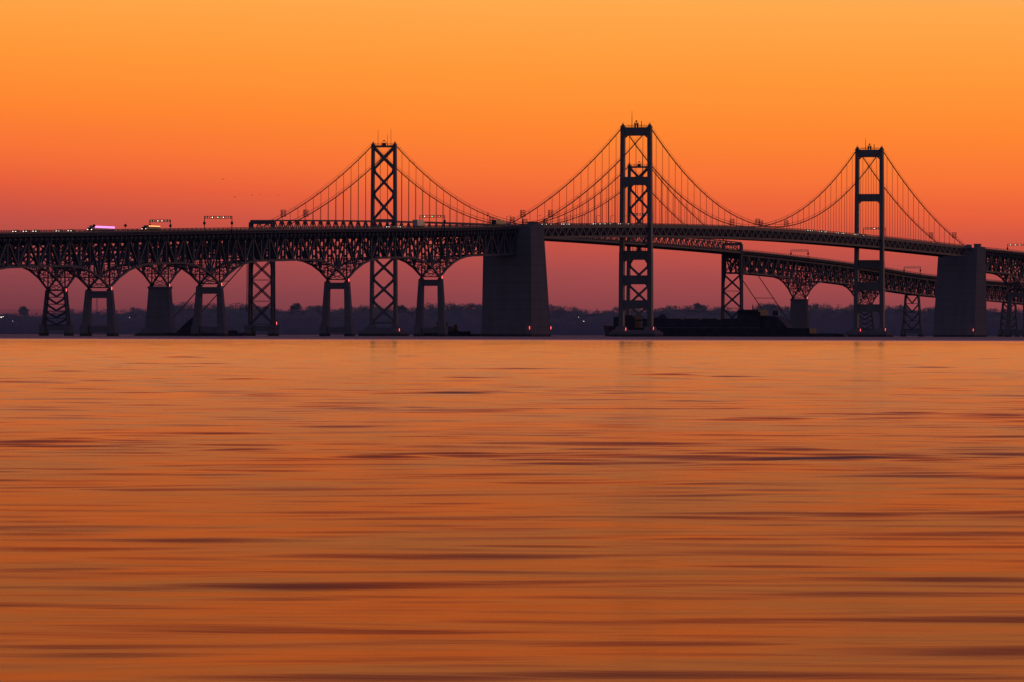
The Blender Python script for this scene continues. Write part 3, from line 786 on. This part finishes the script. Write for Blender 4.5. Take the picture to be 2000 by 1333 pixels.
# ------------------------------------------------------------------ vehicles (wheels, body, lights), x forward
def make_car(paint):
    root = empty('car')
    b = MB(); b.prism([(-2.2,.35),(2.2,.35),(2.25,.75),(1.3,.92),(-2.1,.98),(-2.25,.7)], -.88, .88); b.build('body', M[paint], root)
    b = MB(); b.prism([(-1.7,.97),(1.1,.93),(.45,1.42),(-1.2,1.45)], -.76, .76); b.build('cabin', M['glass'], root)
    for x in (-1.4,1.4):
        for y in (-.8,.8):
            b = MB(); b.tube([(x,y-.1,.33),(x,y+.1,.33)], .33, 12); b.build('wheel', M['rubber'], root)
    for y in (-.62,.62):
        b = MB(); b.box(2.2,2.32,y-.2,y+.2,.6,.84); b.build('headlight', M['lampW'], root)
        b = MB(); b.box(-2.31,-2.2,y-.2,y+.2,.66,.88); b.build('tail_light', M['lampR'], root)
    return root
def make_truck(paint, lights=None, L_=12., h=4.0, cabh=3.0):
    root = empty('lorry')
    b = MB(); b.box(-L_/2,L_/2-2.8,-1.25,1.25,1.1,h); b.build('cargo_box', M[paint], root)
    b = MB(); b.prism([(L_/2-2.5,.6),(L_/2,.6),(L_/2,1.5),(L_/2-.4,cabh-.1),(L_/2-2.5,cabh)], -1.2, 1.2); b.build('cab', M['carA'], root)
    b = MB(); b.box(-L_/2,L_/2-2.4,-1.0,1.0,.7,1.05); b.build('chassis', M['dark'], root)
    for x in (-L_/2+1.4,-L_/2+2.7,L_/2-1.3):
        for y in (-1.05,1.05):
            b = MB(); b.tube([(x,y-.15,.5),(x,y+.15,.5)], .5, 12); b.build('wheel', M['rubber'], root)
    for y in (-.9,.9):
        b = MB(); b.box(L_/2-.02,L_/2+.1,y-.2,y+.2,.8,1.1); b.build('headlight', M['lampW'], root)
    if lights:
        b = MB()
        z0, z1 = lights[1]
        for y in (-1.31,1.31): b.box(-L_/2+.2,L_/2-3.0,y-.04,y+.04,z0,z1)
        b.build('light_strip', M[lights[0]], root)
    return root
def put(o, base, deck, s, y, toward, label, cat, group):
    o.location = wpos(base, s, y, deck(s)+.02); o.rotation_euler = (0,0,RZ+(math.pi if toward else 0)); tag(o, label, cat, group)
G = 'vehicles crossing the bridges'
t = make_truck('carB', None, 12.5, 4.1); put(t, NP, near_deck, -362, 2.6, False, 'pale box lorry passing under the signal gantry over a portal pier', 'lorry', G)
t = make_truck('carB', ('lampP',(1.85,2.65)), 27, 2.8, 2.0); put(t, NP, near_deck, -812, -2.6, True, 'long lorry with a bright pink lit side beside a diamond sign', 'lorry', G)
t = make_truck('carA', ('lampO',(2.15,2.5)), 17, 2.6, 2.0); put(t, NP, near_deck, -737, 2.6, True, 'dark lorry with an amber light strip near the leftmost gantry', 'lorry', G)
t = make_truck('carA', None, 16, 3.3); put(t, NP, near_deck, -234, 2.6, False, 'dark lorry climbing past the camera mast onto the left anchorage', 'lorry', G)
car = make_car('carA'); first = True
def add_car(s, y, base, deck, label):
    global first
    if first: o = car; first = False
    else: o = copy_tree(car)
    put(o, base, deck, s, y, True, label, 'car', G)
for s in (-912,-900,-889): add_car(s, -3.0, NP, near_deck, 'car with white headlights at the far left end of the front bridge')
for s in (-862,-848): add_car(s, -3.0, NP, near_deck, 'car with white headlights left of the pink lorry')
for s in (-425,-418,-408): add_car(s, -3.4, NP, near_deck, 'car with white headlights just below the left tower deck crossing')
for s in (-186,-178,-170,-163,-140,-131): add_car(s, -3.0, NP, near_deck, 'car with white headlights on the left side span, near the anchorage')
for s in (-84,-76,-67,-58,-49,-38,-24): add_car(s, -3.0, NP, near_deck, 'car with white headlights on the left side span, near the tallest tower')
for s in (332,342,362,372,400,412,440,450,462): add_car(s, -4.6, NP, near_deck, 'car with white headlights on the main span, left of the rightmost tower')
for s in (-60,-48): add_car(s, -2.0, FP, far_deck, 'car on the farther bridge left of its left tower')

# ------------------------------------------------------------------ vessels
def hull_mesh(mb, Ln, B, z0, z1, bow=.16, sheer=1.2, stern=.06):
    n = 26; prof = []
    for i in range(n+1):
        t = i/n; x = -Ln/2+Ln*t
        wd = B/2*min(1, (t/stern)**.5*.25+.75 if t < stern else 1)
        if t > 1-bow: wd *= max(.02, 1-((t-(1-bow))/bow)**2)
        zt = z1+sheer*max(0,(t-(1-bow*1.6))/(bow*1.6))**1.6
        prof.append((x, wd, zt))
    base = len(mb.v)
    for x, wd, zt in prof:
        k = .86 if x > Ln/2*(1-bow*1.5) else 1
        mb.v += [(x*1.0 if k == 1 else x-1.5, -wd*.9, z0),(x,-wd,zt),(x,wd,zt),(x if k == 1 else x-1.5, wd*.9, z0)]
    for i in range(n):
        a = base+4*i; c = a+4
        mb.f += [(a,a+1,c+1,c),(a+1,a+2,c+2,c+1),(a+2,a+3,c+3,c+2),(a+3,a,c,c+3)]
    mb.f += [(base,base+3,base+2,base+1),(base+4*n,base+4*n+1,base+4*n+2,base+4*n+3)]

ship_dir = math.atan2(.307, -.9517)
ship = empty('cargo_ship', (113, 4158, 0), ship_dir)
tag(ship, 'long dark cargo ship passing behind the tallest tower under the main span', 'ship')
b = MB(); hull_mesh(b, 126, 20, -2, 5.0, .12, 1.5, .1); b.build('hull', M['hull'], ship)
b = MB(); b.box(-78,-62.6,-6,6,-1,2.0); b.prism([(-84,-1),(-78,-1),(-78,2),(-82,1.6)], -4, 4); b.build('stern_platform', M['hull'], ship)
b = MB(); b.box(-20,37,-8,8,5.15,9.6); 
for k in range(5): b.box(-19+k*11.2,-10+k*11.2,-7.2,7.2,9.6,10.4)
b.build('cargo_hold', M['hull'], ship)
b = MB(); b.box(-34,-20.2,-8.6,8.6,5.15,14.4); b.box(-33,-21,-9.8,9.8,14.4,15.6); b.prism([(-50,4.9),(-34.1,4.9),(-34.1,12.2),(-43,11.6),(-47,8.2)], -7, 7)
b.build('superstructure', M['hull'], ship)
b = MB(); b.frust(-41,0,12.2,15.0,4,3.5,3,2.6); b.build('funnel', M['hull'], ship)
b = MB()
for q in range(-56,-20,3): b.beam((q,-9.6,5),(q,-9.6,6.3), .1)
b.beam((-57,-9.6,6.3),(-20,-9.6,6.3), .1)
for q in range(38,60,3): b.beam((q,-9,5),(q,-9,6.3), .1)
b.build('railing', M['dark'], ship)
b = MB(); b.box(-43,-37,-8.4,-6.4,8.6,10.2); b.build('lifeboat', M['crane'], ship)
b = MB(); b.box(42,55,-6.5,6.5,4.9,11.4); b.box(44,52,-5,5,11.4,12.3); b.build('forecastle', M['hull'], ship)
b = MB(); b.frust(27,0,9.6,11.6,7,5,4,3); b.frust(27,0,11.6,13.0,4,3,1.5,1.2); b.beam((27,0,11),(43,0,9.2), .8); b.beam((43,0,9.2),(43,0,5.2), .7); b.build('deck_crane', M['hull'], ship)
b = MB(); b.beam((-27,0,15.6),(-27,0,18.5), .4); b.beam((-27,-2,17.2),(-27,2,17.2), .2); b.build('mast', M['dark'], ship)

def tug(loc, rz, label):
    r = empty('tugboat', loc, rz); tag(r, label, 'tugboat')
    b = MB(); hull_mesh(b, 26, 8, -1, 2.6, .3, 1.4); b.build('hull', M['hull'], r)
    b = MB(); b.box(-4,6,-2.9,2.9,2.5,5.0); b.box(-1,4.5,-2.3,2.3,5.0,7.0); b.box(-1.2,4.8,-2.5,2.5,7.0,7.3); b.build('wheelhouse', M['house'], r)
    b = MB(); b.frust(-5.5,0,2.5,6.0,1.8,1.8,1.4,1.4); b.build('funnel', M['crane'], r)
    b = MB(); b.frust(.5,0,7.3,15.2,1.1,1.1,.5,.5); b.beam((.5,-1.1,12.4),(.5,1.1,12.4), .2); b.beam((.5,-1.1,14.4),(.5,1.1,14.4), .2); b.beam((.5,-1.1,10.9),(.5,1.1,10.9), .2); m = b.build('mast', M['crane'], r)
    for z in (10.9,12.4,14.4):
        b = MB(); b.box(.9,1.15,-.95,.95,z+.02,z+.32); b.box(-.1,.1,-.95,.95,z+.12,z+.32); b.build('mast_light', M['lampO'], m)
    return r
def X(px, d): return (px-1000)/14066*d
tug((X(869,3720), 3720, 0), math.radians(188), 'small tug with three stacked mast lights beside a portal pier')
def barge(name, x0, x1, d, h, label, cat='barge'):
    a = X(x0,d); c = X(x1,d)
    r = empty(name, ((a+c)/2, d, 0), 0); tag(r, label, cat)
    Ln = c-a; b = MB(); b.prism([(-Ln/2+3,-1),(Ln/2-3,-1),(Ln/2,h),(-Ln/2,h)], -5, 5); b.build('hull', M['hull'], r)
    return r, Ln
r, Ln = barge('barge', 878, 944, 3745, 1.2, 'low flat barge between the tug and the left anchorage')
b = MB(); b.prism([(-Ln/2+.5,1.15),(Ln/2-9,1.15),(-Ln/2+.5,4.6)], -3.6, 3.6); b.build('cargo_pile', M['hull'], r)
r, Ln = barge('crane_barge', 322, 482, 3400, 1.6, 'low work barge with a slanting crane behind two left piers')
b = MB(); b.prism([(-14,1.55),(-2,1.55),(-3.5,6.8),(-6.5,8.6),(-8.5,7.0)], -2.5, 2.5); b.build('crane_house', M['hull'], r)
b = MB(); b.beam((-12,0,2),(-5.5,0,9.4), .6); b.beam((-1,0,2),(-5.5,0,9.4), .5); b.build('boom', M['hull'], r)
b = MB(); b.box(10,15,-2,2,1.55,2.7); b.beam((12.5,0,2.7),(12.5,0,4.2), .2); b.build('deck_house', M['hull'], r)
# rubble islet round the solid pier
tag((lambda mb: (mb.add([(a,b_,z) for a,b_,z in [(-13,-7,-1),(13,-7,-1),(13,7,-1),(-13,7,-1),(-6,-4,3.0),(9,-4.5,2.6),(8,4,2.8),(-6,4,3.1)]], [(0,1,5,4),(1,2,6,5),(2,3,7,6),(3,0,4,7),(4,5,6,7)]), mb.build('rock_islet', M['concrete']))[1])(MB()),
    'low sloping rock islet at the foot of the leftmost solid pier', 'rock islet').location = (X(304,3540), 3545, 0)

# ------------------------------------------------------------------ gulls
def gull():
    r = empty('bird')
    b = MB(); b.tube([(-.32,0,0),(-.15,0,.02),(.1,0,.02),(.3,0,0)], [.03,.1,.11,.03], 8); b.build('body', M['bird'], r)
    for sg in (-1,1):
        b = MB(); b.add([(.12,sg*.06,.03),(-.14,sg*.06,.03),(.10,sg*.5,.24),(-.12,sg*.5,.24),(-.12,sg*1.0,.10),(-.02,sg*.5,.27)], [(0,1,3,2),(2,3,4),(0,2,5),(2,4,5)]); b.build('wing', M['bird'], r)
    return r
g0 = None
for i, (px, py, d, rz) in enumerate([(435,352,2300,1.2),(458,387,2300,2.0),(491,383,3300,.4),(508,382,3300,1.9),(525,384,3300,1.5),(543,383,3300,.8)]):
    if g0 is None: g0 = gull(); o = g0
    else: o = copy_tree(g0)
    o.location = (X(px,d), d, EYE+(652-py)/14066*d); o.rotation_euler = (.15*(i%3-1), 0, rz); o.scale = (1.0,)*3
    lab = ['upper lone gull flying left of the left tower','lower lone gull flying left of the left tower'][i] if i < 2 else 'gull in a small distant flock left of the left tower'
    tag(o, lab, 'bird', 'gulls over the bridge')

# ------------------------------------------------------------------ far shore
RIDGE = [(-400,606),(-200,600),(0,611),(25,609),(62,611),(85,612),(110,607),(130,602),(150,604),(190,605),(240,603),(270,598),(285,597),(340,590),(370,590),(400,595),(420,590),(450,594),(475,590),(490,592),(540,598),(565,598),(590,598),(600,594),(625,595),(660,600),(690,599),(735,592),(755,597),(775,594),(790,592),(805,599),(830,591),(850,592),(900,590),(945,591),(1010,590),(1080,594),(1120,599),(1150,603),(1175,602),(1200,600),(1280,598),(1300,594),(1330,594),(1365,591),(1385,595),(1400,594),(1430,598),(1450,600),(1475,594),(1490,591),(1510,592),(1535,594),(1560,594),(1600,592),(1640,594),(1700,594),(1750,592),(1800,595),(1830,598),(1930,598),(2000,600),(2200,596),(2400,604)]
FRONT = [(-400,628),(0,634),(60,630),(120,627),(180,629),(240,622),(300,624),(380,618),(440,616),(500,620),(560,618),(640,622),(700,620),(760,626),(800,621),(880,624),(960,622),(1080,626),(1180,628),(1300,624),(1420,630),(1520,622),(1560,616),(1620,612),(1660,610),(1720,614),(1800,616),(1900,620),(2000,622),(2400,626)]
def ridge_z(tab, px, d): 
    y = np.interp(px, [t[0] for t in tab], [t[1] for t in tab]); return EYE+(652+.0022*(px-1000)-y)/14066*d
def land_strip(name, tab, d0, d1, frac, label):
    xs = np.linspace(-400, 2400, 180); b = MB(); n = len(xs)
    rows = [(d0, 0), (d0+30, .10), ((d0+d1)/2, .55), (d1, 1.0), (d1+500, .9)]
    for d, k in rows:
        for px in xs: b.v.append((X(px, d1), d, -1.5 if k == 0 else max(.6, ridge_z(tab, px, d1)*frac*k)))
    for j in range(len(rows)-1):
        for i in range(n-1): b.f.append((j*n+i, j*n+i+1, (j+1)*n+i+1, (j+1)*n+i))
    o = b.build(name, M['land'], smooth=True); tag(o, label, kind='structure')
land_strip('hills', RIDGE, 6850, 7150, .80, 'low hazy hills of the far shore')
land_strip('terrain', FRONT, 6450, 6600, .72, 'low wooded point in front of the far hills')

def crown_tris(cx, cy, z0, z1, rad, n, size, V, Fc):
    """bare late-season crown: leaf and twig sized triangles inside an uneven volume, denser toward the base"""
    k = rng.integers(3, 6)
    cs = np.stack([rng.normal(0,.38,k)*rad, rng.normal(0,.38,k)*rad, rng.uniform(.35,.78,k)*(z1-z0)], -1)
    rs = rng.uniform(.38,.62,k)*rad
    pick = rng.integers(0, k, n)
    dirs = rng.normal(size=(n,3)); dirs /= np.linalg.norm(dirs,axis=1)[:,None]
    rr = rs[pick]*rng.uniform(.2,1,n)**.6
    P = cs[pick]+dirs*rr[:,None]*np.array([1,1,.8])
    P[:,2] = np.clip(P[:,2], .05*(z1-z0), z1-z0+rng.normal(0,.4,n))
    P += np.array([cx,cy,z0])
    a = rng.normal(size=(n,3)); b_ = rng.normal(size=(n,3))
    a *= (size*rng.uniform(.5,1.3,n)/np.linalg.norm(a,axis=1))[:,None]; b_ *= (size*rng.uniform(.5,1.3,n)/np.linalg.norm(b_,axis=1))[:,None]
    T = np.stack([P-a*.5, P+a*.5, P+b_], 1).reshape(-1,3)
    V.append(T)
def tri_object(name, V, m, parent=None):
    v = np.concatenate(V); me = bpy.data.meshes.new(name); n = len(v)
    me.vertices.add(n); me.vertices.foreach_set('co', v.astype(np.float32).ravel())
    me.loops.add(n); me.loops.foreach_set('vertex_index', np.arange(n, dtype=np.int32))
    me.polygons.add(n//3); me.polygons.foreach_set('loop_start', np.arange(0,n,3,dtype=np.int32)); me.polygons.foreach_set('loop_total', np.full(n//3,3,np.int32))
    me.update(calc_edges=True); me.materials.append(m)
    o = bpy.data.objects.new(name, me); C.objects.link(o)
    if parent: o.parent = parent
    return o
def wood(name, tab, d, depth, n, hrange, m, frac, label, size, dens):
    V = []
    for i in range(n):
        px = rng.uniform(-380, 2380); dd = d-depth*rng.uniform(0,1)**1.5
        t = (d-dd)/depth
        top = ridge_z(tab, px, d)*(1-.75*t)+rng.normal(0, .5)
        h = rng.uniform(*hrange); base = max(.5, top-h)
        crown_tris(X(px, d), dd, base, top, rng.uniform(5,10), dens, size, V, None)
    return tag(tri_object(name, V, m), label, kind='stuff')
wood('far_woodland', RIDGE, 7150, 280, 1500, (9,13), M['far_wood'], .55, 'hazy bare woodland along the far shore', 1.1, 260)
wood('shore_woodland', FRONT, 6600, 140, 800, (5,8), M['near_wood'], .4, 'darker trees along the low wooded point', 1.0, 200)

def shore_tree(px, top_y, w_px, d, label, flat=False):
    z1 = EYE+(652+.0022*(px-1000)-top_y)/14066*d; base = ridge_z(RIDGE, px, d)*.55
    rad = w_px/2*d/14066
    r = empty('tree', (X(px,d), d, base)); tag(r, label, 'tree', 'single trees standing above the far woods')
    b = MB(); b.tube([(0,0,-1),(.2,0,(z1-base)*.3),(0,.1,(z1-base)*.55),(.2,0,(z1-base)*.85)], [.7,.5,.35,.12], 7)
    for k in range(9):
        t = random.uniform(0,6.28); zz = (z1-base)*random.uniform(.3,.6)
        b.tube([(0,0,zz),(rad*.45*math.cos(t),rad*.45*math.sin(t),zz+2.5),(rad*.8*math.cos(t),rad*.8*math.sin(t),zz+4.5)], [.25,.15,.05], 5)
    b.build('trunk', M['bark'], r)
    V = []
    h = z1-base
    for k in range(5):
        ang = 6.28*k/5
        crown_tris(rad*.35*math.cos(ang), rad*.35*math.sin(ang), h*.08, h*(1.0 if not flat else 1.0)-rng.uniform(0,.8), rad*.78, 520, 1.0, V, None)
    tri_object('crown', V, M['far_wood'], r)
shore_tree(46, 595.5, 27, 7120, 'broad round tree rising above the woods at far left')
shore_tree(577, 587, 21, 7120, 'compact squarish tree above the woods left of the left tower')
shore_tree(782, 590, 20, 7120, 'rounded tree above the woods right of the left tower')
shore_tree(1497, 590, 44, 7120, 'wide domed tree above the woods behind the ship')
shore_tree(1366, 588.5, 26, 7120, 'rounded tree above the woods left of the lattice cable support')

# radio mast and shore lamps
r = empty('radio_mast', (X(189,7000), 7000, 14)); tag(r, 'faint lattice radio mast on the far shore seen through a portal pier', 'mast')
b = MB()
for dx in (-.9,.9): b.beam((dx,0,-6),(dx*.5,0,22), .3)
for k in range(12): b.beam((-.85+.03*k,0,-4+k*2),( .8-.03*k,0,-2+k*2), .16)
b.build('lattice_frame', M['bark'], r)
def shore_lamp(px, py, d, rad, label, m='lampW'):
    z = EYE+(652+.0022*(px-1000)-py)/14066*d
    r = empty('shore_lamp', (X(px,d), d, 0)); tag(r, label, 'lamp', 'lit lamps on the far shore')
    b = MB(); b.tube([(0,0,0),(0,0,z)], [.2,.12]); b.build('pole', M['dark'], r)
    b = MB(); b.ball((0,0,z), rad); b.build('globe', M[m], r)
shore_lamp(2, 620, 6400, .5, 'bright lamp on the far shore at the left frame edge')
shore_lamp(6, 619, 6400, .35, 'second bright lamp from the left frame edge on the far shore')
shore_lamp(25, 628, 6400, .25, 'faint low lamp on the far shore near the left edge')
shore_lamp(253, 621, 6400, .3, 'faint lamp between the first portal pier and the solid pier')
shore_lamp(1140, 628, 6400, .3, 'small lamp on the far shore right of the left anchorage')
shore_lamp(1130, 620, 6400, .25, 'faint lamp above and left of another right of the anchorage')

# a thin bank of dusk haze lying over the water in front of the far shore
hz = MB()
for d0, d1, h in ((6180,6250,21.5),(6255,6325,17),(6330,6400,12)): hz.box(-1900, 1900, d0, d1, .05, h)
vm = bpy.data.materials.new('dusk_haze'); vm.use_nodes = True; vn = vm.node_tree; vn.nodes.clear()
vo = vn.nodes.new('ShaderNodeOutputMaterial'); vs = vn.nodes.new('ShaderNodeVolumePrincipled')
vs.inputs['Color'].default_value = (.44,.47,.74,1); vs.inputs['Density'].default_value = .0048; vs.inputs['Anisotropy'].default_value = 0
vn.links.new(vs.outputs[0], vo.inputs['Volume'])
tag(hz.build('haze', vm), 'thin grey blue haze lying in front of the far woods', kind='structure')
